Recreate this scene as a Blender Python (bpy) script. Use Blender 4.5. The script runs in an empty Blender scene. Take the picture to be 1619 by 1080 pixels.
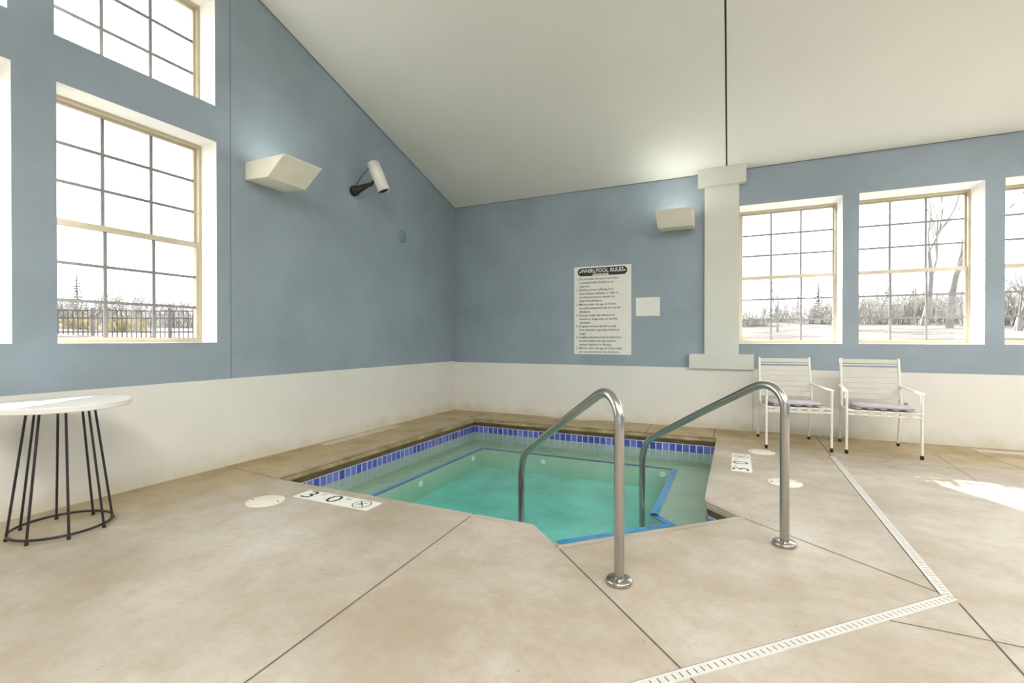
import bpy, bmesh, math, random
from mathutils import Vector, Matrix
from mathutils.geometry import tessellate_polygon
R = math.radians
col = bpy.context.scene.collection
sc = bpy.context.scene

# ------------------------------------------------------------------ helpers
def tag(o, label=None, cat=None, group=None, kind=None):
    if label: o['label'] = label
    if cat: o['category'] = cat
    if group: o['group'] = group
    if kind: o['kind'] = kind
    return o

def empty(name, loc=(0, 0, 0), rz=0.0, label=None, cat=None, group=None, kind=None):
    o = bpy.data.objects.new(name, None); col.objects.link(o)
    o.empty_display_size = 0.1
    o.location = loc; o.rotation_euler = (0, 0, rz)
    return tag(o, label, cat, group, kind)

class MB:
    """collects geometry, builds ONE mesh object"""
    def __init__(self):
        self.v = []; self.f = []; self.m = []; self.s = []
    def add(self, vs, fs, mat=0, smooth=False):
        n = len(self.v); self.v += [tuple(p) for p in vs]
        for f in fs:
            self.f.append(tuple(i + n for i in f)); self.m.append(mat); self.s.append(smooth)
    def box(self, x0, x1, y0, y1, z0, z1, mat=0, M=None, bev=0.0):
        if bev > 0:
            bm = bmesh.new()
            bmesh.ops.create_cube(bm, size=1.0)
            for v in bm.verts:
                v.co = Vector(((x0 + x1) / 2 + v.co.x * (x1 - x0), (y0 + y1) / 2 + v.co.y * (y1 - y0), (z0 + z1) / 2 + v.co.z * (z1 - z0)))
            bmesh.ops.bevel(bm, geom=list(bm.edges), offset=bev, segments=2, affect='EDGES', profile=0.5)
            if M: bmesh.ops.transform(bm, matrix=M, verts=bm.verts)
            bm.verts.index_update()
            self.add([v.co.copy() for v in bm.verts], [[v.index for v in f.verts] for f in bm.faces], mat, False)
            bm.free(); return self
        vs = [Vector(p) for p in ((x0, y0, z0), (x1, y0, z0), (x1, y1, z0), (x0, y1, z0), (x0, y0, z1), (x1, y0, z1), (x1, y1, z1), (x0, y1, z1))]
        if M: vs = [M @ p for p in vs]
        self.add(vs, [(3, 2, 1, 0), (4, 5, 6, 7), (0, 1, 5, 4), (1, 2, 6, 5), (2, 3, 7, 6), (3, 0, 4, 7)], mat)
        return self
    def prism(self, poly, axis, a0, a1, mat=0, M=None, cap=True):
        """poly list of 2D points; axis 'x': poly=(y,z); 'y': poly=(x,z); 'z': poly=(x,y)"""
        def P(p, a):
            return Vector({'x': (a, p[0], p[1]), 'y': (p[0], a, p[1]), 'z': (p[0], p[1], a)}[axis])
        n = len(poly)
        vs = [P(p, a0) for p in poly] + [P(p, a1) for p in poly]
        if M: vs = [M @ p for p in vs]
        fs = [(i, (i + 1) % n, n + (i + 1) % n, n + i) for i in range(n)]
        if cap: fs += [tuple(range(n - 1, -1, -1)), tuple(range(n, 2 * n))]
        self.add(vs, fs, mat); return self
    def tube(self, pts, r, n=12, mat=0, closed=False, cap=True, M=None):
        pts = [Vector(p) for p in pts]
        rs = r if isinstance(r, (list, tuple)) else [r] * len(pts)
        N = len(pts); up = None; rings = []
        for i, p in enumerate(pts):
            if closed: t = (pts[(i + 1) % N] - pts[i - 1]).normalized()
            elif i == 0: t = (pts[1] - pts[0]).normalized()
            elif i == N - 1: t = (pts[-1] - pts[-2]).normalized()
            else: t = ((pts[i + 1] - p).normalized() + (p - pts[i - 1]).normalized()).normalized()
            if up is None:
                up = t.cross(Vector((0, 0, 1)))
                if up.length < 1e-3: up = Vector((1, 0, 0))
                up.normalize()
            up = (up - t * up.dot(t)).normalized(); w = t.cross(up)
            rings.append([p + (up * math.cos(a) + w * math.sin(a)) * rs[i] for a in [2 * math.pi * k / n for k in range(n)]])
        vs = [q for rg in rings for q in rg]
        if M: vs = [M @ q for q in vs]
        fs = []
        for i in range(N if closed else N - 1):
            j = (i + 1) % N
            for k in range(n):
                l = (k + 1) % n
                fs.append((i * n + k, i * n + l, j * n + l, j * n + k))
        self.add(vs, fs, mat, True)
        if cap and not closed:
            self.add([vs[k] for k in range(n)], [tuple(range(n - 1, -1, -1))], mat)
            self.add([vs[(N - 1) * n + k] for k in range(n)], [tuple(range(n))], mat)
        return self
    def lathe(self, prof, n=32, c=(0, 0, 0), mat=0, M=None, smooth=True):
        vs = []; fs = []
        for (r, z) in prof:
            for k in range(n):
                a = 2 * math.pi * k / n
                vs.append(Vector((c[0] + r * math.cos(a), c[1] + r * math.sin(a), c[2] + z)))
        if M: vs = [M @ q for q in vs]
        for i in range(len(prof) - 1):
            for k in range(n):
                l = (k + 1) % n
                fs.append((i * n + k, i * n + l, (i + 1) * n + l, (i + 1) * n + k))
        self.add(vs, fs, mat, smooth)
        if prof[0][0] > 1e-6: self.add(vs[:n], [tuple(range(n - 1, -1, -1))], mat)
        if prof[-1][0] > 1e-6: self.add(vs[-n:], [tuple(range(n))], mat)
        return self
    def strip(self, p, q, w, z, mat=0):
        p = Vector(p); q = Vector(q); d = (q - p).normalized(); nn = Vector((-d.y, d.x)) * w / 2
        self.add([(a.x, a.y, z) for a in (p - nn, q - nn, q + nn, p + nn)], [(0, 1, 2, 3)], mat); return self
    def build(self, name, mats, parent=None, recalc=True):
        me = bpy.data.meshes.new(name); me.from_pydata(self.v, [], self.f)
        mats = mats if isinstance(mats, (list, tuple)) else [mats]
        for m in mats: me.materials.append(m)
        for i, p in enumerate(me.polygons):
            p.material_index = self.m[i]; p.use_smooth = self.s[i]
        if recalc:
            bm = bmesh.new(); bm.from_mesh(me)
            bmesh.ops.recalc_face_normals(bm, faces=bm.faces); bm.to_mesh(me); bm.free()
        me.update()
        o = bpy.data.objects.new(name, me); col.objects.link(o)
        if parent: o.parent = parent
        return o

def copy_tree(o, parent=None):
    c = o.copy(); col.objects.link(c)
    if parent: c.parent = parent
    for ch in list(o.children): copy_tree(ch, c)
    return c

def text_mb(mb, body, size, M, mat=0, align='LEFT', depth=0.0006, sx=1.0, bold=0.0):
    cu = bpy.data.curves.new('lettering', 'FONT'); cu.body = body; cu.size = size
    cu.align_x = align; cu.align_y = 'CENTER'; cu.resolution_u = 2; cu.offset = bold
    ob = bpy.data.objects.new('lettering', cu)
    col.objects.link(ob)
    bpy.context.view_layer.update()
    dg = bpy.context.evaluated_depsgraph_get()
    me = bpy.data.meshes.new_from_object(ob.evaluated_get(dg))
    S = Matrix.Diagonal((sx, 1, 1, 1))
    mb.add([M @ (S @ (v.co + Vector((0, 0, depth)))) for v in me.vertices], [tuple(p.vertices) for p in me.polygons], mat)
    bpy.data.meshes.remove(me); bpy.data.objects.remove(ob); bpy.data.curves.remove(cu)

# ------------------------------------------------------------------ materials
class NT:
    def __init__(self, name):
        self.m = bpy.data.materials.new(name); self.m.use_nodes = True
        self.t = self.m.node_tree; self.n = self.t.nodes; self.l = self.t.links
        self.b = self.n['Principled BSDF']; self.out = self.n['Material Output']
    def node(self, typ, **kw):
        nd = self.n.new(typ)
        for k, v in kw.items():
            if k.startswith('i_'): nd.inputs[k[2:].replace('_', ' ')].default_value = v
            else: setattr(nd, k, v)
        return nd
    def noise(self, scale, detail=4, rough=0.55, vec=None):
        nd = self.node('ShaderNodeTexNoise'); nd.inputs['Scale'].default_value = scale
        nd.inputs['Detail'].default_value = detail; nd.inputs['Roughness'].default_value = rough
        if vec is None:
            if not hasattr(self, 'geo'): self.geo = self.node('ShaderNodeNewGeometry')
            vec = self.geo.outputs['Position']
        self.l.new(vec, nd.inputs['Vector']); return nd.outputs['Fac']
    def ramp(self, fac, stops):
        nd = self.node('ShaderNodeValToRGB'); e = nd.color_ramp.elements
        while len(e) < len(stops): e.new(0.5)
        for k, (p, c) in enumerate(stops):
            e[k].position = p; e[k].color = (*c, 1) if len(c) == 3 else c
        self.l.new(fac, nd.inputs['Fac']); return nd.outputs['Color']
    def mix(self, fac, a, b, mode='MIX'):
        nd = self.node('ShaderNodeMix', data_type='RGBA', blend_type=mode)
        for s, v in ((nd.inputs[0], fac), (nd.inputs[6], a), (nd.inputs[7], b)):
            if hasattr(v, 'is_linked'): self.l.new(v, s)
            else: s.default_value = (*v, 1) if isinstance(v, tuple) and len(v) == 3 else v
        return nd.outputs[2]
    def math(self, op, a, b=0.0, clamp=False):
        nd = self.node('ShaderNodeMath', operation=op); nd.use_clamp = clamp
        for s, v in ((nd.inputs[0], a), (nd.inputs[1], b)):
            if hasattr(v, 'is_linked'): self.l.new(v, s)
            else: s.default_value = v
        return nd.outputs[0]
    def maprange(self, v, a, b, c=0.0, d=1.0):
        nd = self.node('ShaderNodeMapRange'); nd.inputs[1].default_value = a; nd.inputs[2].default_value = b
        nd.inputs[3].default_value = c; nd.inputs[4].default_value = d
        self.l.new(v, nd.inputs[0]); return nd.outputs[0]
    def bump(self, h, strength=0.2, dist=0.01):
        nd = self.node('ShaderNodeBump'); nd.inputs['Strength'].default_value = strength
        nd.inputs['Distance'].default_value = dist; self.l.new(h, nd.inputs['Height'])
        self.l.new(nd.outputs['Normal'], self.b.inputs['Normal'])
    def base(self, c):
        if hasattr(c, 'is_linked'): self.l.new(c, self.b.inputs['Base Color'])
        else: self.b.inputs['Base Color'].default_value = (*c, 1)

def plain(name, c, rough=0.6, metal=0.0, var=0.06, scale=6.0, bump=0.0, spec=0.4):
    t = NT(name); f = t.noise(scale)
    lo = tuple(x * (1 - var) for x in c); hi = tuple(min(1, x * (1 + var)) for x in c)
    t.base(t.ramp(f, [(0.3, lo), (0.7, hi)]))
    t.b.inputs['Roughness'].default_value = rough; t.b.inputs['Metallic'].default_value = metal
    t.b.inputs['Specular IOR Level'].default_value = spec
    if bump: t.bump(t.noise(scale * 12, 3), bump, 0.004)
    return t.m

M = {}
M['blue'] = plain('blue_wall_paint', (0.275, 0.335, 0.39), 0.5, var=0.09, scale=1.6, bump=0.12)
M['white_wall'] = plain('white_lower_wall_paint', (0.74, 0.725, 0.68), 0.45, var=0.04, scale=1.3, bump=0.12)
M['ceiling'] = plain('ceiling_paint', (0.73, 0.725, 0.70), 0.8, var=0.02, scale=0.8, bump=0.05)
M['column'] = plain('column_paint', (0.62, 0.63, 0.58), 0.5, var=0.03, scale=2)
M['reveal'] = plain('window_reveal_paint', (0.90, 0.89, 0.87), 0.5, var=0.02)
M['seam'] = plain('dark_seam', (0.035, 0.035, 0.035), 0.9)
M['seam_and_shadow_line'] = plain('seam_and_shadow_line', (0.10, 0.13, 0.15), 0.9)  # left wall joint, and the painted shadow line under the ceiling
M['frame'] = plain('almond_window_frame', (0.50, 0.44, 0.33), 0.45, var=0.05)
M['muntin'] = plain('muntin_bar', (0.20, 0.20, 0.20), 0.6, var=0.03)
M['plastic'] = plain('white_plastic', (0.80, 0.79, 0.74), 0.4, var=0.03)
M['cream'] = plain('cream_plastic', (0.78, 0.74, 0.63), 0.45, var=0.04)
M['black'] = plain('black_metal', (0.018, 0.013, 0.014), 0.4, var=0.2, spec=0.5)
M['blackp'] = plain('black_plastic', (0.015, 0.016, 0.016), 0.45, var=0.2)
M['ink'] = plain('black_ink', (0.03, 0.03, 0.03), 0.6)
M['ink_soft'] = plain('worn_ink', (0.075, 0.07, 0.065), 0.6)
M['paper'] = plain('sign_white', (0.80, 0.79, 0.75), 0.5, var=0.02)
M['tabletop'] = plain('white_table_laminate', (0.78, 0.76, 0.72), 0.25, var=0.02)
M['chair'] = plain('white_powder_coat', (0.76, 0.74, 0.68), 0.35, var=0.03)
M['strap'] = plain('white_vinyl_strap', (0.58, 0.565, 0.51), 0.5, var=0.04)
M['cushion'] = plain('lavender_fabric', (0.50, 0.44, 0.51), 0.8, var=0.10, scale=30, bump=0.2)
M['cushion_dark'] = plain('cushion_piping', (0.20, 0.17, 0.20), 0.8)
M['slot'] = plain('drain_slot', (0.06, 0.055, 0.05), 0.9)
M['drain'] = plain('drain_plastic', (0.60, 0.585, 0.55), 0.5, var=0.05, scale=12)
M['grate'] = plain('weathered_grate', (0.55, 0.48, 0.36), 0.6, var=0.15, scale=8)
M['grey'] = plain('grey_plate', (0.30, 0.28, 0.25), 0.5)
M['patch'] = plain('painted_cover', (0.20, 0.27, 0.32), 0.5)
M['efflo'] = plain('pale_mineral_line', (0.68, 0.64, 0.55), 0.8, var=0.2, scale=30)
M['joint'] = plain('concrete_joint', (0.11, 0.09, 0.07), 0.9, var=0.3, scale=20)
M['plaster'] = plain('pool_plaster', (0.43, 0.47, 0.37), 0.5, var=0.08, scale=3)
M['floor_plaster'] = plain('pool_floor_plaster', (0.42, 0.60, 0.55), 0.5, var=0.20, scale=2.2)
M['nosing'] = plain('blue_step_tile', (0.05, 0.28, 0.68), 0.3, var=0.25, scale=18)
M['grout'] = plain('tile_grout', (0.62, 0.66, 0.74), 0.6)
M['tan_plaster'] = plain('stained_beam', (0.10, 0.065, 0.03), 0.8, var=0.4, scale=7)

# yellowed grime creeping up the foot of the white masonry
t = NT('grimy_white_wall_paint')
c = t.ramp(t.noise(1.3), [(0.3, (0.70, 0.685, 0.64)), (0.7, (0.76, 0.745, 0.70))])
sep = t.node('ShaderNodeSeparateXYZ'); t.l.new(t.geo.outputs['Position'], sep.inputs[0])
zz = t.math('ADD', sep.outputs['Z'], t.maprange(t.noise(5, 5), 0.3, 0.7, -0.07, 0.07))
c = t.mix(t.maprange(zz, 0.14, 0.0, 0.0, 0.45), c, (0.52, 0.44, 0.25))
t.base(c); t.b.inputs['Roughness'].default_value = 0.45; t.bump(t.noise(18), 0.12, 0.004)
M['white_wall'] = t.m

# blue pool tile with per tile variation
t = NT('blue_pool_tile')
at = t.node('ShaderNodeAttribute', attribute_name='tile_shade')
t.base(t.ramp(at.outputs['Fac'], [(0.0, (0.045, 0.055, 0.30)), (0.5, (0.07, 0.10, 0.42)), (1.0, (0.15, 0.18, 0.55))]))
t.b.inputs['Roughness'].default_value = 0.15
M['tile'] = t.m

# stainless steel
t = NT('stainless_steel')
t.base((0.45, 0.43, 0.405)); t.b.inputs['Roughness'].default_value = 0.24
t.b.inputs['Metallic'].default_value = 1.0
M['steel'] = t.m

# concrete deck
t = NT('concrete_deck')
n1 = t.noise(0.9, 6, 0.6); n2 = t.noise(4.5, 8, 0.65); n3 = t.noise(28, 6, 0.7); n4 = t.noise(150, 2, 0.5)
c = t.ramp(n1, [(0.34, (0.35, 0.295, 0.225)), (0.5, (0.435, 0.39, 0.325)), (0.66, (0.53, 0.495, 0.44))])
c = t.mix(t.maprange(n2, 0.44, 0.68, 0.0, 0.55), c, (0.36, 0.29, 0.205))
c = t.mix(t.maprange(n3, 0.48, 0.72, 0.0, 0.40), c, (0.33, 0.265, 0.19))
c = t.mix(t.maprange(t.noise(1.7, 7, 0.75), 0.52, 0.66, 0.0, 0.35), c, (0.58, 0.545, 0.49))
sep = t.node('ShaderNodeSeparateXYZ'); t.l.new(t.geo.outputs['Position'], sep.inputs[0])
wob = t.maprange(n2, 0.3, 0.7, -0.30, 0.30)
# mineral and rust stained band along the back and left walls
yb = t.math('ADD', sep.outputs['Y'], wob)
mb_ = t.maprange(yb, 5.35, 6.1)
xl = t.math('SUBTRACT', t.math('MULTIPLY', sep.outputs['X'], -1.0), t.math('MULTIPLY', wob, -0.6))
ml_ = t.maprange(xl, 3.15, 3.75)
st = t.math('MAXIMUM', mb_, t.math('MULTIPLY', ml_, t.maprange(sep.outputs['Y'], 1.0, 3.2, 0.35, 1.0)), True)
stc = t.ramp(t.noise(2.6, 5), [(0.3, (0.30, 0.215, 0.095)), (0.55, (0.42, 0.325, 0.165)), (0.75, (0.53, 0.44, 0.26))])
c = t.mix(t.math('MULTIPLY', st, 0.85), c, stc)
# fine dark specks
vor = t.node('ShaderNodeTexVoronoi'); vor.inputs['Scale'].default_value = 5.0; t.l.new(t.geo.outputs['Position'], vor.inputs['Vector'])
sp = t.math('LESS_THAN', vor.outputs['Distance'], 0.028)
c = t.mix(t.math('MULTIPLY', sp, 0.5), c, (0.14, 0.11, 0.08))
t.base(c)
t.l.new(t.maprange(n2, 0.3, 0.7, 0.42, 0.62), t.b.inputs['Roughness'])
t.b.inputs['Specular IOR Level'].default_value = 0.35
t.bump(n3, 0.12, 0.006)
M['concrete'] = t.m

# stained coping
t = NT('stained_coping')
c = t.ramp(t.noise(5, 6), [(0.30, (0.17, 0.11, 0.045)), (0.5, (0.33, 0.25, 0.13)), (0.7, (0.46, 0.38, 0.25))])
t.base(c); t.b.inputs['Roughness'].default_value = 0.6; t.bump(t.noise(60), 0.15, 0.004)
M['coping'] = t.m
t = NT('pale_coping')
t.base(t.ramp(t.noise(4, 6), [(0.35, (0.46, 0.40, 0.33)), (0.65, (0.58, 0.52, 0.44))])); t.b.inputs['Roughness'].default_value = 0.6
M['coping_pale'] = t.m

# glass
def glass():
    t = NT('window_glass'); t.n.remove(t.b)
    tr = t.node('ShaderNodeBsdfTransparent'); tr.inputs[0].default_value = (0.96, 0.98, 0.97, 1)
    gl = t.node('ShaderNodeBsdfGlossy'); gl.inputs['Roughness'].default_value = 0.02
    fr = t.node('ShaderNodeFresnel'); fr.inputs[0].default_value = 1.45
    gb = t.node('ShaderNodeNewGeometry'); ff = t.math('MULTIPLY', fr.outputs[0], t.math('SUBTRACT', 1.0, gb.outputs['Backfacing']))
    mx = t.node('ShaderNodeMixShader'); t.l.new(ff, mx.inputs[0]); t.l.new(tr.outputs[0], mx.inputs[1]); t.l.new(gl.outputs[0], mx.inputs[2])
    t.l.new(mx.outputs[0], t.out.inputs['Surface']); return t.m
M['glass'] = glass()

# water
t = NT('pool_water'); t.n.remove(t.b)
tr = t.node('ShaderNodeBsdfTransparent'); tr.inputs[0].default_value = (1, 1, 1, 1)
gl = t.node('ShaderNodeBsdfGlossy'); gl.inputs['Roughness'].default_value = 0.04
fr = t.node('ShaderNodeFresnel'); fr.inputs[0].default_value = 1.33
bp = t.node('ShaderNodeBump'); bp.inputs['Strength'].default_value = 0.6; bp.inputs['Distance'].default_value = 0.01
t.l.new(t.noise(9, 4), bp.inputs['Height']); t.l.new(bp.outputs[0], gl.inputs['Normal']); t.l.new(bp.outputs[0], fr.inputs['Normal'])
gb = t.node('ShaderNodeNewGeometry'); ff = t.math('MULTIPLY', fr.outputs[0], t.math('SUBTRACT', 1.0, gb.outputs['Backfacing']))
mx = t.node('ShaderNodeMixShader'); t.l.new(ff, mx.inputs[0]); t.l.new(tr.outputs[0], mx.inputs[1]); t.l.new(gl.outputs[0], mx.inputs[2])
t.l.new(mx.outputs[0], t.out.inputs['Surface'])
va = t.node('ShaderNodeVolumeAbsorption'); va.inputs['Color'].default_value = (0.03, 0.86, 0.80, 1); va.inputs['Density'].default_value = 0.72
t.l.new(va.outputs[0], t.out.inputs['Volume'])
M['water'] = t.m

# outdoors
t = NT('dry_grass_ground')
t.base(t.ramp(t.noise(0.5, 8, 0.7), [(0.35, (0.075, 0.064, 0.057)), (0.5, (0.13, 0.118, 0.108)), (0.60, (0.24, 0.235, 0.225))])); t.b.inputs['Roughness'].default_value = 1.0; t.b.inputs['Specular IOR Level'].default_value = 0.0
M['ground'] = t.m
M['bark'] = plain('bare_bark', (0.17, 0.155, 0.145), 0.9, var=0.2, scale=3)
M['twig'] = plain('dry_brush', (0.24, 0.215, 0.195), 0.95, var=0.25, scale=1.5)
M['yellow_twig'] = plain('yellow_brush', (0.26, 0.215, 0.11), 0.95, var=0.25, scale=1.5)
M['conifer'] = plain('conifer_needles', (0.075, 0.085, 0.06), 0.95, var=0.3, scale=2)
M['fence'] = plain('dark_fence_metal', (0.055, 0.045, 0.045), 0.6)

def emit(name, c, s):
    t = NT(name); t.n.remove(t.b); e = t.node('ShaderNodeEmission'); e.inputs[0].default_value = (*c, 1); e.inputs[1].default_value = s
    t.l.new(e.outputs[0], t.out.inputs['Surface']); return t.m

# ------------------------------------------------------------------ dimensions
XL, YB, XR, YF = -4.17, 6.69, 9.0, -8.7
SL = 0.3196
RIDGE = -1.0
def ceil_z(y):
    return 3.29 + SL * (YB - y) if y > RIDGE else 3.29 + SL * (YB - RIDGE) - SL * (RIDGE - y)

# pool outline (clockwise seen from above does not matter)
q = math.sqrt(0.5)
PX0, PX1, PY0, PY1 = -3.40, -0.20, 2.73, 5.985
pool = [(PX0, PY0), (-1.13, PY0), (-0.90, 2.50), (0.02, 3.42), (-0.185, 3.625), (PX1, 3.70), (PX1, PY1), (PX0, PY1)]

# ------------------------------------------------------------------ floor
mb = MB()
outer = [(XL - 0.3, YF - 0.3), (XR + 0.3, YF - 0.3), (XR + 0.3, YB + 0.3), (XL - 0.3, YB + 0.3)]
allp = outer + pool
for tri in tessellate_polygon([[Vector((*p, 0)) for p in outer], [Vector((*p, 0)) for p in pool]]):
    mb.add([(*allp[i], 0) for i in tri], [(0, 1, 2)], 0)
JW = 0.007
for a, b_, w in (((-1.557, 2.737), (-1.45, 0.30), JW), ((-0.90, 2.50), (0.06, 1.515), JW), ((0.02, 3.42), (0.845, 2.765), 0.006),
              ((0.882, 2.70), (0.925, 1.2), JW), ((0.55, 2.414), (3.2, 2.42), 0.005), ((-4.16, 2.80), (-3.41, 2.735), 0.006),
              ((0.85, 5.55), (0.86, 6.64), 0.009), ((-1.0, 5.99), (-1.02, 6.62), 0.007), ((-0.235, 5.99), (-0.235, 6.63), 0.008),
              ((1.80, 6.10), (1.76, 4.90), 0.005), ((2.20, 6.37), (2.36, 5.3), 0.007), ((-3.40, 5.985), (-3.62, 6.2), 0.005)):
    mb.strip(a, b_, w, 0.0012, 1)
mb.strip((0.90, 5.62), (4.5, 5.60), 0.010, 0.0011, 2)
mb.strip((0.20, 5.02), (1.25, 4.97), 0.004, 0.0011, 3)
o = mb.build('floor', [M['concrete'], M['joint'], M['efflo'], M['coping']], recalc=False); tag(o, kind='structure')
for p in o.data.polygons:
    if p.normal.z < 0: p.flip()

# ------------------------------------------------------------------ walls with window openings
def slab(name, outline, holes, axis, a_in, a_out, mats):
    """wall slab, inner face at a_in (material 0), outer at a_out, opening sides material 1"""
    mb = MB()
    def P(p, a): return (a, p[0], p[1]) if axis == 'x' else (p[0], a, p[1])
    loops = [outline] + holes; flat = [p for l in loops for p in l]
    tris = tessellate_polygon([[Vector((p[0], p[1], 0)) for p in l] for l in loops])
    for tr_ in tris:
        for a in (a_in, a_out): mb.add([P(flat[i], a) for i in tr_], [(0, 1, 2)], 0)
    for li, l in enumerate(loops):
        for i in range(len(l)):
            p0, p1 = l[i], l[(i + 1) % len(l)]
            mb.add([P(p0, a_in), P(p1, a_in), P(p1, a_out), P(p0, a_out)], [(0, 1, 2, 3)], 1 if li else 0)
    return mb, mats

def rect(a0, a1, z0, z1): return [(a0, z0), (a1, z0), (a1, z1), (a0, z1)]

left_w = [(1.625, 2.725, 1.12, 2.895, 'd'), (0.30, 1.40, 1.12, 2.92, 'd'), (-1.03, 0.07, 1.12, 2.92, 'd'),
          (1.615, 2.715, 3.21, 4.15, 's'), (0.29, 1.385, 3.24, 4.18, 's'), (-1.03, 0.07, 3.24, 4.18, 's')]
back_w = [(0.04, 1.127, 1.095, 2.83, 'd'), (1.286, 2.382, 1.095, 2.83, 'd'), (2.54, 3.636, 1.095, 2.83, 'd'), (3.794, 4.89, 1.095, 2.83, 'd'), (5.6, 6.7, 1.095, 2.83, 'd')]
front_w = [(-3.2 + 1.6 * i, -2.1 + 1.6 * i, 1.0, 2.8, 'd') for i in range(7)]
LT, BT = 0.30, 0.435

yb_ = YB + BT
gable = [(YF, 0.79), (YB, 0.79), (YB, ceil_z(YB) + 0.04), (RIDGE, ceil_z(RIDGE) + 0.04), (YF, ceil_z(YF) + 0.04)]
mb, ms = slab('wall_left', gable, [rect(*w[:4]) for w in left_w], 'x', XL, XL - LT, None)
mb.box(XL, XL + 0.0015, 2.852, 2.857, 0.79, ceil_z(2.855), 2)
tag(mb.build('wall_left', [M['blue'], M['reveal'], M['seam_and_shadow_line']]), kind='structure')
mb, ms = slab('wall_back', rect(XL - LT, XR + 0.3, 0.775, 3.40), [rect(*w[:4]) for w in back_w], 'y', YB, YB + BT, None)
tag(mb.build('wall_back', [M['blue'], M['reveal']]), kind='structure')
mb, ms = slab('wall_front', rect(XL - LT, XR + 0.3, 0.0, 3.35), [rect(*w[:4]) for w in front_w], 'y', YF, YF - 0.3, None)
tag(mb.build('wall_front', [M['blue'], M['reveal']]), kind='structure')
mb, ms = slab('wall_right', [(YF, 0.0), (YB, 0.0)] + gable[2:], [], 'x', XR, XR + 0.3, None)
tag(mb.build('wall_right', [M['blue'], M['reveal']]), kind='structure')

# lower white masonry band
tag(MB().box(XL - LT, XL + 0.006, YF, YB + 0.1, -0.02, 0.79, bev=0.004).build('trim_1', M['white_wall']), kind='structure')
tag(MB().box(XL + 0.006, 0.19, 6.64, YB + BT, -0.02, 0.775, bev=0.006).build('trim_2', M['white_wall']), kind='structure')
tag(MB().box(0.19, XR, 6.672, YB + BT, -0.02, 0.775, bev=0.005).build('trim_3', M['white_wall']), kind='structure')

# ceiling, two slopes, with the dark seam that runs up the slope
mb = MB()
zb, zr, zf = ceil_z(YB + 0.5), ceil_z(RIDGE), ceil_z(YF - 0.4)
prof = [(YB + 0.5, zb), (RIDGE, zr), (YF - 0.4, zf), (YF - 0.4, zf + 0.15), (RIDGE, zr + 0.15), (YB + 0.5, zb + 0.15)]
mb.prism(prof, 'x', XL - 0.35, XR + 0.35, 0)
def onceil(x, y, w, dz): return [(x - w, y, ceil_z(y) - dz), (x + w, y, ceil_z(y) - dz)]
x0, x1 = -0.108, -0.030
A = onceil(x0, 6.58, 0.008, 0.002); B = onceil(x1, RIDGE, 0.008, 0.002)
mb.add([A[0], A[1], B[1], B[0]], [(0, 1, 2, 3)], 1)
# shadow line painted in as dark strips where ceiling meets the walls
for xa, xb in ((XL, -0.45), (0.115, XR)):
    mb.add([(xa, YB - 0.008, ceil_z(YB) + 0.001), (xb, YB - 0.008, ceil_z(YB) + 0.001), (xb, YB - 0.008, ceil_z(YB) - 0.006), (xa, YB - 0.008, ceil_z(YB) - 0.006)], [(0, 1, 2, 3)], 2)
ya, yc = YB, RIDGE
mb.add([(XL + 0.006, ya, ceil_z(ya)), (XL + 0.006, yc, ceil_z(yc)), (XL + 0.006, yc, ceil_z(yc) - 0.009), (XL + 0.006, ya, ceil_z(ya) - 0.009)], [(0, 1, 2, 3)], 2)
tag(mb.build('ceiling', [M['ceiling'], M['seam'], M['seam_and_shadow_line']], recalc=False), kind='structure')

# pilaster between wall and windows
pil = empty('trim_4', (-0.168, 6.69, 0), kind='structure')
def loc(mb_, name, mat, parent):
    ob = mb_.build(name, mat); ob.parent = parent; ob.matrix_parent_inverse = Matrix.Translation(-parent.location); return ob
loc(MB().box(-0.368, 0.035, 6.63, 6.71, 0.95, 3.13, bev=0.004), 'shaft', M['column'], pil)
b0 = MB().prism([(6.585, 3.105), (6.71, 3.105), (6.71, ceil_z(6.71) - 0.002), (6.585, ceil_z(6.585) - 0.002)], 'x', -0.445, 0.113)
loc(b0, 'capital', M['column'], pil)
loc(MB().box(-0.55, 0.203, 6.585, 6.71, 0.768, 0.957, bev=0.006), 'plinth', M['column'], pil)

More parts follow.
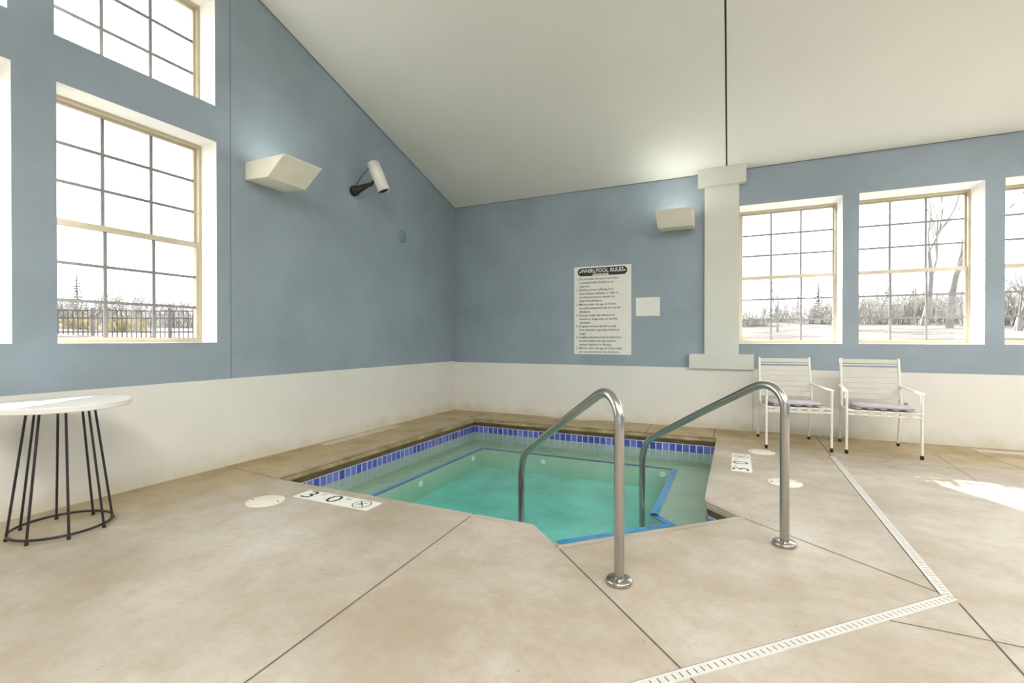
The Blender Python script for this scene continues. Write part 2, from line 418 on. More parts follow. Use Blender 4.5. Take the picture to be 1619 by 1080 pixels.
# ------------------------------------------------------------------ windows
def window(idx, axis, w, depth, sgn):
    """axis 'x' = in a wall facing x. depth = plane of frame face; sgn = outward direction"""
    a0, a1, z0, z1, kind = w
    ac = (a0 + a1) / 2
    root = empty('window_%d' % idx, (depth, ac, z0) if axis == 'x' else (ac, depth, z0), kind='structure')
    W = a1 - a0; H = z1 - z0
    # local coordinates: u along the wall, d outward, z up
    def T():
        if axis == 'x': return Matrix(((0, sgn, 0, 0), (1, 0, 0, 0), (0, 0, 1, 0), (0, 0, 0, 1)))
        return Matrix(((1, 0, 0, 0), (0, sgn, 0, 0), (0, 0, 1, 0), (0, 0, 0, 1)))
    X = T(); h = W / 2
    f = MB(); ft = 0.022
    f.box(-h, -h + ft, 0, 0.085, 0, H, M=X); f.box(h - ft, h, 0, 0.085, 0, H, M=X)
    f.box(-h + ft, h - ft, 0, 0.085, H - ft, H, M=X); f.box(-h + ft, h - ft, 0, 0.085, 0, 0.014, M=X)
    f.build('window_frame', M['frame'], root)
    def sash(name, za, zb_, d0, rows, bot, top, mt):
        s = MB(); st_ = 0.018; i = h - ft
        s.box(-i, -i + st_, d0, d0 + 0.028, za, zb_, M=X); s.box(i - st_, i, d0, d0 + 0.028, za, zb_, M=X)
        s.box(-i + st_, i - st_, d0, d0 + 0.028, za, za + bot, M=X); s.box(-i + st_, i - st_, d0, d0 + 0.028, zb_ - top, zb_, M=X)
        so = s.build(name, M['frame'], root)
        g = MB(); gw = (2 * i - 2 * st_); gz0, gz1 = za + bot, zb_ - top
        m_ = 0.0105
        for k in (1, 2):
            u = -i + st_ + gw * k / 3; g.box(u - m_, u + m_, d0 + 0.008, d0 + 0.022, gz0, gz1, M=X)
        for k in range(1, rows):
            z = gz0 + (gz1 - gz0) * k / rows; g.box(-i + st_, i - st_, d0 + 0.0085, d0 + 0.0215, z - m_, z + m_, M=X)
        g.build('muntin_grid', M['muntin'], so)
        p = MB(); p.box(-i + st_, i - st_, d0 + 0.013, d0 + 0.017, gz0, gz1, M=X)
        p.build('glass_pane', M['glass'], so)
    if kind == 'd':
        zm = H * 0.495
        sash('upper_sash', zm - 0.02, H - ft, 0.045, 3, 0.042, 0.020, 0)
        sash('lower_sash', 0.014, zm + 0.02, 0.012, 3, 0.026, 0.042, 0)
    else:
        sash('fixed_sash', 0.014, H - ft, 0.03, 3, 0.03, 0.026, 0)
    return root
idx = 1
for w in left_w: window(idx, 'x', w, XL - 0.212, -1); idx += 1
for w in back_w: window(idx, 'y', w, YB + 0.348, 1); idx += 1
for w in front_w: window(idx, 'y', w, YF - 0.2, -1); idx += 1

# ------------------------------------------------------------------ spa pool
sp_ = empty('spa_pool', (-1.8, 4.3, 0), label='sunken square whirlpool with blue waterline tiles and an angled entry alcove', cat='pool')
def inp(mb_, name, mat, parent=sp_, recalc=True):
    ob = mb_.build(name, mat, recalc=recalc); ob.parent = parent
    ob.matrix_parent_inverse = (Matrix.Translation(-sp_.location) if parent is sp_ else Matrix.Identity(4)); return ob
ZW, ZT0, ZT1, ZBEN, ZFL = -0.195, -0.100, -0.190, -0.31, -0.55
def orient(P):
    a = sum(P[i][0] * P[(i + 1) % len(P)][1] - P[(i + 1) % len(P)][0] * P[i][1] for i in range(len(P)))
    return P if a > 0 else P[::-1]
pool = orient(pool)
def offset(P, d):
    n = len(P); out = []
    for i in range(n):
        p0, p1, p2 = Vector(P[i - 1]), Vector(P[i]), Vector(P[(i + 1) % n])
        d1 = (p1 - p0).normalized(); d2 = (p2 - p1).normalized()
        n1 = Vector((d1.y, -d1.x)); n2 = Vector((d2.y, -d2.x))
        b = (n1 + n2).normalized(); out.append(tuple(p1 + b * d / max(0.3, b.dot(n1))))
    return out
# coping: rounded nose swept round the opening, one mesh per side
def nose(i, mat, name):
    # profile (outward offset, z)
    nr = 0.034 if mat is M['coping'] else 0.022
    pr = [(0.045, 0.0015)] + [(nr - nr * math.sin(a), -nr + (nr + 0.0015) * math.cos(a)) for a in [k * math.pi / 2 / 6 for k in range(7)]] + [(0.0, -0.042), (0.012, -0.055), (0.10, -0.056)]
    mbn = MB(); rings = []
    for off, z in pr:
        P = offset(pool, off); a, b = P[i], P[(i + 1) % len(P)]
        rings.append(((*a, z), (*b, z)))
    for k in range(len(rings) - 1):
        mbn.add([rings[k][0], rings[k][1], rings[k + 1][1], rings[k + 1][0]], [(0, 1, 2, 3)], 0, True)
    ob = inp(mbn, name, mat); return ob
for i in range(len(pool)):
    a, b = pool[i], pool[(i + 1) % len(pool)]
    back = a[1] > 5.9 and b[1] > 5.9; left = a[0] < -3.3 and b[0] < -3.3
    nose(i, M['coping'] if (back or left) else M['concrete'], 'coping')
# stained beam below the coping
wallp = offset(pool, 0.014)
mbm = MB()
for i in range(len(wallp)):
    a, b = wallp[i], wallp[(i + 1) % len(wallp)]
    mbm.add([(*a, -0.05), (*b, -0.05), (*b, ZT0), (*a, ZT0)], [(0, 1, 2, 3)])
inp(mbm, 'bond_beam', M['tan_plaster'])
# tile band
random.seed(4)
gr = MB(); tl = MB(); shades = []
for i in range(len(pool)):
    a, b = Vector(wallp[i]), Vector(wallp[(i + 1) % len(wallp)]); L = (b - a).length; d = (b - a).normalized(); nn = Vector((-d.y, d.x))
    gr.add([(a.x, a.y, ZT0 + 0.003), (b.x, b.y, ZT0 + 0.003), (b.x, b.y, ZT1 - 0.004), (a.x, a.y, ZT1 - 0.004)], [(0, 1, 2, 3)])
    n = max(1, round(L / 0.0765)); s = L / n; g = 0.0055
    for k in range(n):
        p = a + d * (k * s + g) + nn * 0.003; r = a + d * ((k + 1) * s - g) + nn * 0.003
        tl.add([(p.x, p.y, ZT0 - 0.006), (r.x, r.y, ZT0 - 0.006), (r.x, r.y, ZT1 - 0.002), (p.x, p.y, ZT1 - 0.002)], [(0, 1, 2, 3)])
        shades.append(random.random())
gro = inp(gr, 'tile_grout', M['grout'])
tlo = inp(tl, 'waterline_tile_band', M['tile'], recalc=False)
at = tlo.data.attributes.new('tile_shade', 'FLOAT', 'FACE')
for i, s in enumerate(shades): at.data[i].value = s
# basin walls, bench, floor
bench_in = [(-3.05, 3.10), (-1.75, 3.10), (-1.50, 3.02), (-1.171, 3.25), (-0.49, 3.93), (-0.64, 4.07), (-0.64, 5.60), (-3.05, 5.60)]
bench_in = orient(bench_in)
ba = MB(); PW = wallp
for i in range(len(PW)):
    a, b = PW[i], PW[(i + 1) % len(PW)]
    ba.add([(*a, ZT1 - 0.004), (*b, ZT1 - 0.004), (*b, ZBEN), (*a, ZBEN)], [(0, 1, 2, 3)])
allp = list(PW) + bench_in
for tri in tessellate_polygon([[Vector((*p, 0)) for p in PW], [Vector((*p, 0)) for p in bench_in]]):
    ba.add([(*allp[i], ZBEN) for i in tri], [(0, 1, 2)])
for i in range(len(bench_in)):
    a, b = bench_in[i], bench_in[(i + 1) % len(bench_in)]
    ba.add([(*a, ZBEN), (*b, ZBEN), (*b, ZFL), (*a, ZFL)], [(0, 1, 2, 3)])
for tri in tessellate_polygon([[Vector((*p, 0)) for p in bench_in]]):
    ba.add([(*bench_in[i], ZFL) for i in tri], [(0, 1, 2)], 1)
inp(ba, 'basin', [M['plaster'], M['floor_plaster']], recalc=False)
# blue nosing tiles
def nos(pts, w, name='step_nosing'):
    m_ = MB()
    for a, b in zip(pts[:-1], pts[1:]):
        a = Vector(a); b = Vector(b); d = (b - a).normalized(); n_ = Vector((-d.y, d.x)); w2 = w
        p = [a - d * 0.0, b + d * 0.0, b + d * 0.0 + n_ * w2, a - d * 0.0 + n_ * w2]
        m_.add([(p[0].x, p[0].y, ZBEN + 0.003), (p[1].x, p[1].y, ZBEN + 0.003), (p[2].x, p[2].y, ZBEN + 0.003), (p[3].x, p[3].y, ZBEN + 0.003),
                (p[0].x, p[0].y, ZBEN - 0.01), (p[1].x, p[1].y, ZBEN - 0.01)], [(0, 1, 2, 3), (0, 1, 5, 4)])
    return inp(m_, name, M['nosing'])
nos([(-0.64, 5.60), (-3.05, 5.60)][::-1], 0.03)
nos([(-3.05, 3.10), (-3.05, 5.60)], 0.045)
nos([(-0.64, 5.60), (-0.64, 4.045)], 0.065)
nos([(-0.655, 4.085), (-0.45, 3.88)], 0.055)
nos([(-0.49, 3.93), (-1.171, 3.25)], 0.06)
# jets
def jet(p, n_):
    Mx = Matrix.Translation(p) @ Vector((0, 0, 1)).rotation_difference(Vector(n_)).to_matrix().to_4x4()
    inp(MB().lathe([(0.034, 0.0), (0.034, 0.008), (0.024, 0.014), (0.012, 0.010), (0.0, 0.006)], 20, M=Mx), 'jet_fitting', M['plastic'])
jet((-3.05, 5.33, -0.385), (1, 0, 0)); jet((-0.745, 5.60, -0.385), (0, -1, 0)); jet((-2.2, 5.60, -0.40), (0, -1, 0)); jet((-3.05, 4.2, -0.40), (1, 0, 0))

# water body
wp = offset(pool, 0.020)
mbw = MB().prism(wp, 'z', ZFL - 0.02, ZW)
ow = mbw.build('pool_water', M['water']); tag(ow, 'clear green teal water filling the sunken whirlpool', 'water')

# ------------------------------------------------------------------ grab rails
def rail(base, smax, label, fl):
    root = empty('grab_rail', (base[0], base[1], 0), math.atan2(q, -q), label=label, cat='handrail', group=None)
    # local x runs toward the pool
    k = smax / 1.31
    ctrl = [(0, 0.02), (0, 0.70), (0.0, 0.77), (0.018, 0.825), (0.055, 0.862), (0.10, 0.880), (0.15, 0.880), (0.20, 0.864), (0.26, 0.836),
            (0.577, 0.680), (0.984, 0.470), (1.16, 0.378), (1.225, 0.335), (1.272, 0.280), (1.30, 0.205), (1.31, 0.12), (1.31, -0.30), (1.31, ZFL + 0.001)]
    pts = [Vector((s * k, 0, z)) for s, z in ctrl]
    # smooth (Catmull-Rom)
    out = []
    for i in range(len(pts) - 1):
        p0 = pts[max(i - 1, 0)]; p1 = pts[i]; p2 = pts[i + 1]; p3 = pts[min(i + 2, len(pts) - 1)]
        straight = (p2 - p1).length > 0.15
        for s in ([0.0] if straight else [0.0, 0.5]):
            if straight: out.append(p1.copy()); continue
            out.append(0.5 * ((2 * p1) + (-p0 + p2) * s + (2 * p0 - 5 * p1 + 4 * p2 - p3) * s * s + (-p0 + 3 * p1 - 3 * p2 + p3) * s ** 3))
    out.append(pts[-1])
    res = []
    for p in out:
        if not res or (p - res[-1]).length > 0.008: res.append(p)
    MB().tube(res, 0.0238, 24).build('tube', M['steel'], root)
    MB().lathe([(0.059, 0.001), (0.061, 0.004), (0.061, 0.018), (0.056, 0.023), (0.026, 0.026)], 40).build('base_flange', M['steel'], root)
    return root
rail((-0.495, 2.245), 1.289, 'stainless steel grab rail with a round deck flange, the nearer of two by the pool', True)
rail((0.248, 3.05), 1.331, 'stainless steel grab rail, the farther of two, in front of the white chairs', True)

# ------------------------------------------------------------------ side table
TX, TY = -3.69, 1.456
tb = empty('side_table', (TX, TY, 0), label='round white topped side table with black wire cage base below the left window', cat='table')
tt = MB().lathe([(0.3295, 0.738), (0.333, 0.742), (0.333, 0.768), (0.3295, 0.772)], 128, smooth=False)
tt.build('tabletop', M['tabletop'], tb)
ring = [(0.235 * math.cos(a), 0.235 * math.sin(a), 0.026) for a in [2 * math.pi * k / 64 for k in range(64)]]
MB().tube(ring, 0.0075, 10, closed=True).build('base_ring', M['black'], tb)
ring = [(0.152 * math.cos(a), 0.152 * math.sin(a), 0.731) for a in [2 * math.pi * k / 48 for k in range(48)]]
MB().tube(ring, 0.006, 8, closed=True).build('top_ring', M['black'], tb)
for k in range(8):
    a = R(30 + 45 * k); m_ = MB()
    m_.tube([(0.236 * math.cos(a), 0.236 * math.sin(a), 0.012), (0.150 * math.cos(a), 0.150 * math.sin(a), 0.737)], 0.0066, 10)
    r_ = m_.build('rod', M['black'], tb)
    MB().lathe([(0.0, 0.0), (0.010, 0.0), (0.010, 0.014), (0.007, 0.016)], 12, c=(0.236 * math.cos(a), 0.236 * math.sin(a), 0)).build('foot', M['blackp'], r_)

# ------------------------------------------------------------------ chairs
def chair():
    c = empty('strap_chair', (0, 0, 0))
    m = MB(); rt = 0.0125
    # local: x width, y depth (front = -y), origin at floor centre
    fw, rw, d = 0.298, 0.262, 0.32
    # seat frame and back frame: one welded tube frame
    sf = MB()
    sf.tube([(-fw, -d, 0.434), (fw, -d, 0.434)], 0.010, 8); sf.tube([(-fw, -d, 0.394), (fw, -d, 0.394)], 0.010, 8)
    for s in (-1, 1): sf.tube([(s * fw, -d, 0.434), (s * rw, d - 0.08, 0.405)], 0.011, 8)
    sf.tube([(-rw, d - 0.08, 0.405), (rw, d - 0.08, 0.405)], 0.010, 8)
    sf.build('seat_frame', M['chair'], c)
    for s in (-1, 1):
        l = MB(); l.tube([(s * fw, -d, 0.03), (s * fw, -d, 0.625)], rt, 10); lo = l.build('leg', M['chair'], c)
        MB().lathe([(0, 0), (0.0155, 0), (0.0155, 0.035), (0.012, 0.04)], 12, c=(s * fw, -d, 0)).build('foot_cap', M['blackp'], lo)
        l = MB(); l.tube([(s * rw, d, 0.03), (s * rw, d - 0.08, 0.405), (s * (rw - 0.01), d - 0.085, 0.55)], 0.0115, 10); lo = l.build('leg', M['chair'], c)
        MB().lathe([(0, 0), (0.0145, 0), (0.0145, 0.028), (0.011, 0.032)], 12, c=(s * rw, d, 0)).build('foot_cap', M['blackp'], lo)
        a = MB(); a.box(-0.019, 0.019, -0.30, 0.275, -0.006, 0.006, M=Matrix.Translation((s * (fw - 0.012), -0.03, 0.634)) @ Matrix.Rotation(R(2.3), 4, 'X') @ Matrix.Rotation(R(s * 3.5), 4, 'Z'), bev=0.004)
        a.build('armrest', M['chair'], c)
        p = MB(); p.tube([(s * rw, d - 0.12, 0.42), (s * (rw - 0.002), d - 0.07, 0.65), (s * (rw - 0.006), d - 0.02, 0.925), (s * (rw - 0.006), d - 0.018, 0.938)], [0.0125, 0.0125, 0.0135, 0.010], 10)
        p.build('back_post', M['chair'], c)
    # back straps
    b = MB()
    def yb__(z): return d - 0.12 + (z - 0.42) / 0.5 * 0.10
    zs = [(0.905, 0.044), (0.866, 0.016), (0.815, 0.054), (0.758, 0.056), (0.700, 0.056), (0.642, 0.056), (0.584, 0.056), (0.526, 0.056)]
    for z, hh in zs:
        y0 = yb__(z); w = rw - 0.004
        Mx = Matrix.Translation((0, y0, z)) @ Matrix.Rotation(R(-11), 4, 'X')
        b.box(-w, w, -0.003, 0.003, -hh / 2, hh / 2, M=Mx, bev=0.002)
    b.build('back_straps', M['strap'], c)
    s_ = MB()
    for k in range(5):
        x = -0.20 + 0.10 * k
        s_.box(x - 0.024, x + 0.024, -d - 0.011, d - 0.08, 0.0, 0.004, M=Matrix.Translation((0, 0, 0.443)) @ Matrix.Rotation(R(-2.5), 4, 'X'))
        s_.box(x - 0.022, x + 0.022, -d - 0.012, -d - 0.010, 0.386, 0.446)
    for k in range(7):
        y = -0.27 + 0.078 * k; w = 0.275
        s_.box(-w, w, y - 0.024, y + 0.024, 0.433 - 0.045 * (y + 0.3), 0.437 - 0.045 * (y + 0.3))
    s_.build('seat_straps', M['strap'], c)
    return c
def cushion():
    m = MB(); n = 40
    c = empty('seat_cushion', (0, 0, 0))
    def sq(a, w, h, e=0.35):
        return (w * math.copysign(abs(math.cos(a)) ** e, math.cos(a)), h * math.copysign(abs(math.sin(a)) ** e, math.sin(a)))
    pr = [(0.0, 0.0), (0.9, 0.0), (0.985, 0.008), (1.0, 0.017), (0.98, 0.028), (0.9, 0.036), (0.6, 0.041), (0.0, 0.042)]
    vs = []; fs = []
    for r_, z in pr:
        for k in range(n):
            x, y = sq(2 * math.pi * k / n, 0.245 * r_, 0.235 * r_); vs.append((x, y, z))
    for i in range(len(pr) - 1):
        for k in range(n):
            l = (k + 1) % n; fs.append((i * n + k, i * n + l, (i + 1) * n + l, (i + 1) * n + k))
    m.add(vs, fs, 0, True); m.build('pad', M['cushion'], c)
    P = [(*sq(2 * math.pi * k / n, 0.244, 0.234), 0.009) for k in range(n)]
    MB().tube(P, 0.005, 6, closed=True).build('piping', M['cushion_dark'], c)
    return c
ch = chair(); cu = cushion()
ch.location = (0.545, 6.045, 0); ch.rotation_euler = (0, 0, R(8))
tag(ch, 'white strap armchair beside the pilaster, partly behind the farther grab rail', 'chair', 'white strap armchairs by the back wall')
cu.location = (0.545 + 0.012, 6.0, 0.444); cu.rotation_euler = (R(-2.6), 0, R(8))
tag(cu, 'lavender seat cushion on the chair beside the pilaster', 'cushion', 'lavender seat cushions')
c2 = copy_tree(ch); c2.location = (1.315, 6.085, 0); c2.rotation_euler = (0, 0, R(-1.0))
tag(c2, 'white strap armchair standing under the middle back window, to the right of its twin', 'chair')
k2 = copy_tree(cu); k2.location = (1.345, 6.03, 0.444); k2.rotation_euler = (R(-2.6), 0, R(-4))
tag(k2, 'lavender seat cushion on the armchair farther from the pilaster', 'cushion')

# ------------------------------------------------------------------ wall lamps
def sconce(name_label, matrix, power):
    pr = [(0.0, 0.0), (0.0, 0.158), (0.010, 0.158), (0.010, 0.012), (0.300, 0.002), (0.500, 0.150), (0.506, 0.158), (0.517, 0.158), (0.517, 0.148), (0.308, -0.012), (0.295, -0.014)]
    root = empty('wall_uplight', (0, 0, 0), label=name_label, cat='wall lamp', group='white wedge uplights'); root.matrix_world = matrix
    m = MB(); W = 0.425
    # shell: local x = out from the wall, y = along the wall, z = up
    m.box(0.0, 0.008, 0, W, 0.0, 0.158)
    m.add([(0, 0, 0), (0.30, 0, -0.014), (0.30, W, -0.014), (0, W, 0)], [(0, 1, 2, 3)])
    m.add([(0.30, 0, -0.014), (0.517, 0, 0.156), (0.517, W, 0.156), (0.30, W, -0.014)], [(0, 1, 2, 3)])
    for y in (0.0, W):
        m.add([(0, y, 0), (0.30, y, -0.014), (0.517, y, 0.156), (0, y, 0.158)], [(0, 1, 2, 3)])
    ob = m.build('housing', M['cream'], root)
    sm = ob.modifiers.new('s', 'SOLIDIFY'); sm.thickness = 0.006; sm.offset = 0
    MB().tube([(0.517, -0.002, 0.156), (0.517, W + 0.002, 0.156)], 0.005, 8).build('front_lip', M['plastic'], root)
    MB().tube([(0.15, 0.05, 0.06), (0.15, W - 0.05, 0.06)], 0.013, 12).build('tube_lamp', emit('lamp_glow', (1.0, 0.97, 0.85), 3), root)
    L = bpy.data.lights.new('sconce_light', 'AREA'); L.shape = 'RECTANGLE'; L.size = 0.36; L.size_y = 0.30; L.energy = power; L.color = (0.96, 1.0, 0.86)
    lo = bpy.data.objects.new('sconce_light', L); col.objects.link(lo); lo.parent = root
    lo.location = (0.30, W / 2, 0.15); lo.rotation_euler = (math.pi, 0, 0)
    return L
SCL = []
SCL.append(sconce('white wedge shaped uplight on the left wall beside the tall window', Matrix.Translation((XL + 0.002, 3.0, 2.646)), 2.4))
SCL.append(sconce('white wedge shaped uplight on the back wall next to the pilaster', Matrix.Translation((-0.915, YB - 0.002, 2.598)) @ Matrix.Rotation(R(-90), 4, 'Z'), 3.2))

# ------------------------------------------------------------------ security camera
cam_root = empty('security_camera', (XL, 4.40, 2.93), label='white bullet security camera on a black bracket, high on the left wall', cat='camera')
def cpart(mb_, name, mat):
    ob = mb_.build(name, mat); ob.parent = cam_root; ob.matrix_parent_inverse = Matrix.Translation(-cam_root.location); return ob
Bk, Fr = Vector((-3.975, 4.50, 3.285)), Vector((-3.86, 4.575, 2.945))
ax = (Fr - Bk).normalized()
side = ax.cross(Vector((1, 0, 0))).normalized(); upv = side.cross(ax)
CM = Matrix((( side.x, upv.x, ax.x, Bk.x), (side.y, upv.y, ax.y, Bk.y), (side.z, upv.z, ax.z, Bk.z), (0, 0, 0, 1)))
L_ = (Fr - Bk).length
cpart(MB().lathe([(0.0, 0.0), (0.045, 0.0), (0.064, 0.014), (0.068, 0.04), (0.068, L_ - 0.02), (0.064, L_ - 0.02)], 28, M=CM), 'body', M['plastic'])
sh = MB(); n = 22; vs = []; fs = []
ss = 1 if upv.x > 0 else -1
for zz in (0.03, L_ + 0.012):
    for k in range(n + 1):
        a = R(-20 + 220 * k / n); vs.append(CM @ Vector((0.082 * math.cos(a), ss * 0.078 * math.sin(a), zz)))
for k in range(n): fs.append((k, k + 1, n + 2 + k, n + 1 + k))
sh.add(vs, fs, 0, True); so = cpart(sh, 'sun_shield', M['plastic'])
sm = so.modifiers.new('s', 'SOLIDIFY'); sm.thickness = 0.006
cpart(MB().lathe([(0.0, L_ - 0.012), (0.062, L_ - 0.012), (0.064, L_ + 0.002), (0.045, L_ + 0.004), (0.034, L_ - 0.004), (0.0, L_ - 0.004)], 28, M=CM), 'lens_face', M['blackp'])
br = MB()
br.lathe([(0.0, 0.0), (0.062, 0.0), (0.062, 0.04), (0.045, 0.06), (0.0, 0.06)], 24, M=Matrix.Translation((XL, 4.40, 2.93)) @ Matrix.Rotation(R(90), 4, 'Y'))
mid = Bk.lerp(Fr, 0.62) - upv * ss * 0.07
br.tube([(XL + 0.03, 4.40, 2.93), (XL + 0.12, 4.425, 2.965), (mid.x - 0.05, mid.y - 0.02, mid.z - 0.02)], [0.050, 0.036, 0.020], 14)
br.tube([(mid.x - 0.055, mid.y - 0.022, mid.z - 0.045), (mid.x + 0.004, mid.y, mid.z + 0.045)], 0.017, 12)
cpart(br, 'bracket', M['blackp'])
e0 = Bk + ax * 0.02
cpart(MB().tube([(XL + 0.02, 4.42, 2.97), (XL + 0.05, 4.40, 3.01), (-4.03, 4.40, 3.10), (e0.x - 0.01, e0.y - 0.03, e0.z - 0.05), (e0.x, e0.y, e0.z)], 0.005, 8), 'cable', M['blackp'])

# round cover on the left wall
o = MB().lathe([(0.0, 0.0), (0.085, 0.0), (0.085, 0.004), (0.078, 0.008), (0.0, 0.010)], 32, M=Matrix.Translation((XL + 0.0005, 5.33, 2.565)) @ Matrix.Rotation(R(90), 4, 'Y')).build('cover_plate', M['patch'])
tag(o, 'round blue painted cover plate high on the left wall near the corner', 'cover plate')
o = MB().box(1.700, 1.732, 6.666, 6.674, 0.408, 0.442, bev=0.003).build('outlet_plate', M['grey'])
tag(o, 'small grey plate on the white lower wall beside the right hand chair', 'outlet')

# ------------------------------------------------------------------ signs
sg = empty('rules_sign', (-1.7225, YB, 1.56), label='tall white whirlpool rules board with black header on the back wall', cat='sign')
sp0 = Vector(sg.location)
def spart(mb_, name, mat, parent=sg, recalc=True):
    ob = mb_.build(name, mat, recalc=recalc); ob.parent = parent; ob.matrix_parent_inverse = Matrix.Translation(-sp0); return ob
SX0, SX1, SZ0, SZ1 = -2.134, -1.311, 0.93, 2.190
spart(MB().box(SX0, SX1, YB - 0.008, YB - 0.001, SZ0, SZ1, bev=0.002), 'board', M['paper'])
hb = MB(); pts = []
hx0, hx1, hz0, hz1 = SX0 + 0.055, SX1 - 0.055, 2.055, 2.168; hr = (hz1 - hz0) / 2
for k in range(13): a = R(90 + 180 * k / 12); pts.append((hx0 + hr + hr * math.cos(a), hz0 + hr + hr * math.sin(a)))
for k in range(13): a = R(-90 + 180 * k / 12); pts.append((hx1 - hr + hr * math.cos(a), hz0 + hr + hr * math.sin(a)))
hb.prism(pts, 'y', YB - 0.0100, YB - 0.0082)
spart(hb, 'header', M['ink'])
def TM(x, z, y=None): return Matrix.Translation((x, YB - 0.0088 if y is None else y, z)) @ Matrix.Rotation(R(90), 4, 'X')
wt = MB(); text_mb(wt, 'WHIRLPOOL RULES', 0.078, TM(-1.7225, 2.123, YB - 0.0104), align='CENTER', sx=0.90, bold=0.0012)
wt.box(-1.855, -1.63, YB - 0.0108, YB - 0.0102, 2.058, 2.083)
for x in (hx0 + 0.035, hx1 - 0.035):
    wt.prism([(x + 0.012 * math.cos(R(60 * k)), 2.112 + 0.012 * math.sin(R(60 * k))) for k in range(6)], 'y', YB - 0.0108, YB - 0.0102)
spart(wt, 'header_lettering', M['paper'], recalc=False)
bt = MB(); text_mb(bt, 'WARNING', 0.030, TM(-1.7425, 2.0705, YB - 0.0112), align='CENTER', sx=1.3)
spart(bt, 'warning_lettering', M['ink'], recalc=False)
rules = [("1.", ["Do not enter the pool if you have", "a communicable disease or an", "open cut."]),
         ("2.", ["Elderly persons suffering from", "heart disease, diabetes, or high or", "low blood pressure should not", "enter the whirlpool."]),
         ("3.", ["Minors under the age of 14 who", "are unaccompanied may not use the", "whirlpool."]),
         ("4.", ["Persons under the influence of", "alcohol or drugs may not use the", "whirlpool."]),
         ("5.", ["Pregnant women should consult", "their physician regarding whirlpool", "usage."]),
         ("6.", ["Lengthy exposure may be hazardous", "to your health and may result in", "nausea, dizziness or fainting."]),
         ("7.", ["Minors under the age of 5 and under", "are not permitted in the whirlpool."])]
z = 2.012
for num, lines in rules:
    rt_ = MB()
    text_mb(rt_, num, 0.042, TM(SX0 + 0.035, z), sx=1.0, bold=0.0006)
    for ln in lines:
        text_mb(rt_, ln, 0.042, TM(SX0 + 0.080, z), sx=0.98, bold=0.0006); z -= 0.0523
    spart(rt_, 'rule_lettering', M['ink_soft'], recalc=False)

hs = empty('paper_holder', (-1.0875, YB, 1.59), label='small clear wall holder with a white sheet, to the right of the rules board', cat='notice')
sp0 = Vector(hs.location)
spart(MB().box(-1.245, -0.930, YB - 0.006, YB - 0.001, 1.465, 1.715), 'sheet', M['paper'], hs)
e_ = MB()
for a in ((-1.247, -1.228, 1.463, 1.717), (-0.947, -0.928, 1.463, 1.717)): e_.box(a[0], a[1], YB - 0.012, YB - 0.0062, a[2], a[3])
for a in ((-1.228, -0.947, 1.463, 1.480), (-1.228, -0.947, 1.700, 1.717), (-1.150, -1.130, 1.480, 1.700)): e_.box(a[0], a[1], YB - 0.011, YB - 0.0062, a[2], a[3])
spart(e_, 'clear_frame', M['plastic'], hs)
r_ = MB()
for k in range(7): r_.box(-1.115, -0.965 - 0.02 * (k % 3), YB - 0.0070, YB - 0.0061, 1.505 + 0.026 * k, 1.508 + 0.026 * k)
spart(r_, 'printed_lines', M['grout'], hs)

# ------------------------------------------------------------------ depth markers
def marker(locn, rz, label):
    c = empty('depth_marker', locn, rz, label=label, cat='depth marker')
    w, h = 0.232, 0.165
    for k in range(3):
        MB().box(k * w + 0.0015, (k + 1) * w - 0.0015, 0, h, 0, 0.003, bev=0.001).build('marker_tile', M['paper'], c)
    def F(x, y): return Matrix.Translation((x, y, 0.0026))
    for tx, sz, fx_, fy_, bo in (('3', 0.195, 0.090, 0.082, 0.0), ('FT', 0.045, 0.190, 0.125, 0.0), ('0', 0.195, 0.090 + w, 0.082, 0.0), ('IN', 0.045, 0.190 + w, 0.125, 0.0)):
        t_ = MB(); text_mb(t_, tx, sz, F(fx_, fy_), align='CENTER', sx=1.25 if len(tx) == 1 else 1.05, bold=bo)
        t_.build('numeral' if len(tx) == 1 else 'unit_lettering', M['ink'], c, recalc=False)
    s_ = MB(); cx, cy = 2.5 * w, h / 2; n = 32
    vs = [(cx + r__ * math.cos(2 * math.pi * k / n), cy + r__ * math.sin(2 * math.pi * k / n), 0.0034) for r__ in (0.060, 0.068) for k in range(n)]
    s_.add(vs, [(k, (k + 1) % n, n + (k + 1) % n, n + k) for k in range(n)])
    for a, b in (((cx - 0.042, cy + 0.042), (cx + 0.042, cy - 0.042)), ((cx - 0.03, cy - 0.035), (cx + 0.028, cy + 0.035)), ((cx - 0.045, cy + 0.0), (cx, cy + 0.01))):
        s_.strip(a, b, 0.009, 0.0036)
    s_.build('no_diving_symbol', M['ink_soft'], c, recalc=False)
    return c
marker((-2.925, 2.462, 0.0005), R(0.6), 'white depth marker tiles reading 3 0 beside the left round lid')
marker((0.132, 4.575, 0.0005), R(90), 'white depth marker tiles seen side on, right of the pool')

# ------------------------------------------------------------------ floor lids, drains, grates
def lid(x, y, r_, label):
    o = empty('skimmer_lid', (x, y, 0), label=label, cat='floor lid')
    MB().lathe([(0.0, 0.0), (r_, 0.0), (r_, 0.003), (r_ - 0.006, 0.006), (0.0, 0.0075)], 48).build('lid', M['cream'], o)
    for s in (-1, 1):
        MB().lathe([(0.007, 0.0), (0.007, 0.0082), (0.0, 0.0082)], 12, c=(s * r_ * 0.75, s * 0.2 * r_, 0)).build('screw', M['slot'], o)
    return o
lid(-3.015, 2.315, 0.128, 'round cream skimmer lid in the deck next to the left depth marker')
lid(0.240, 5.462, 0.125, 'round cream skimmer lid in the deck near the first chair leg')
lid(0.356, 4.372, 0.125, 'round cream skimmer lid behind the farther grab rail, the nearest lid on the right deck')

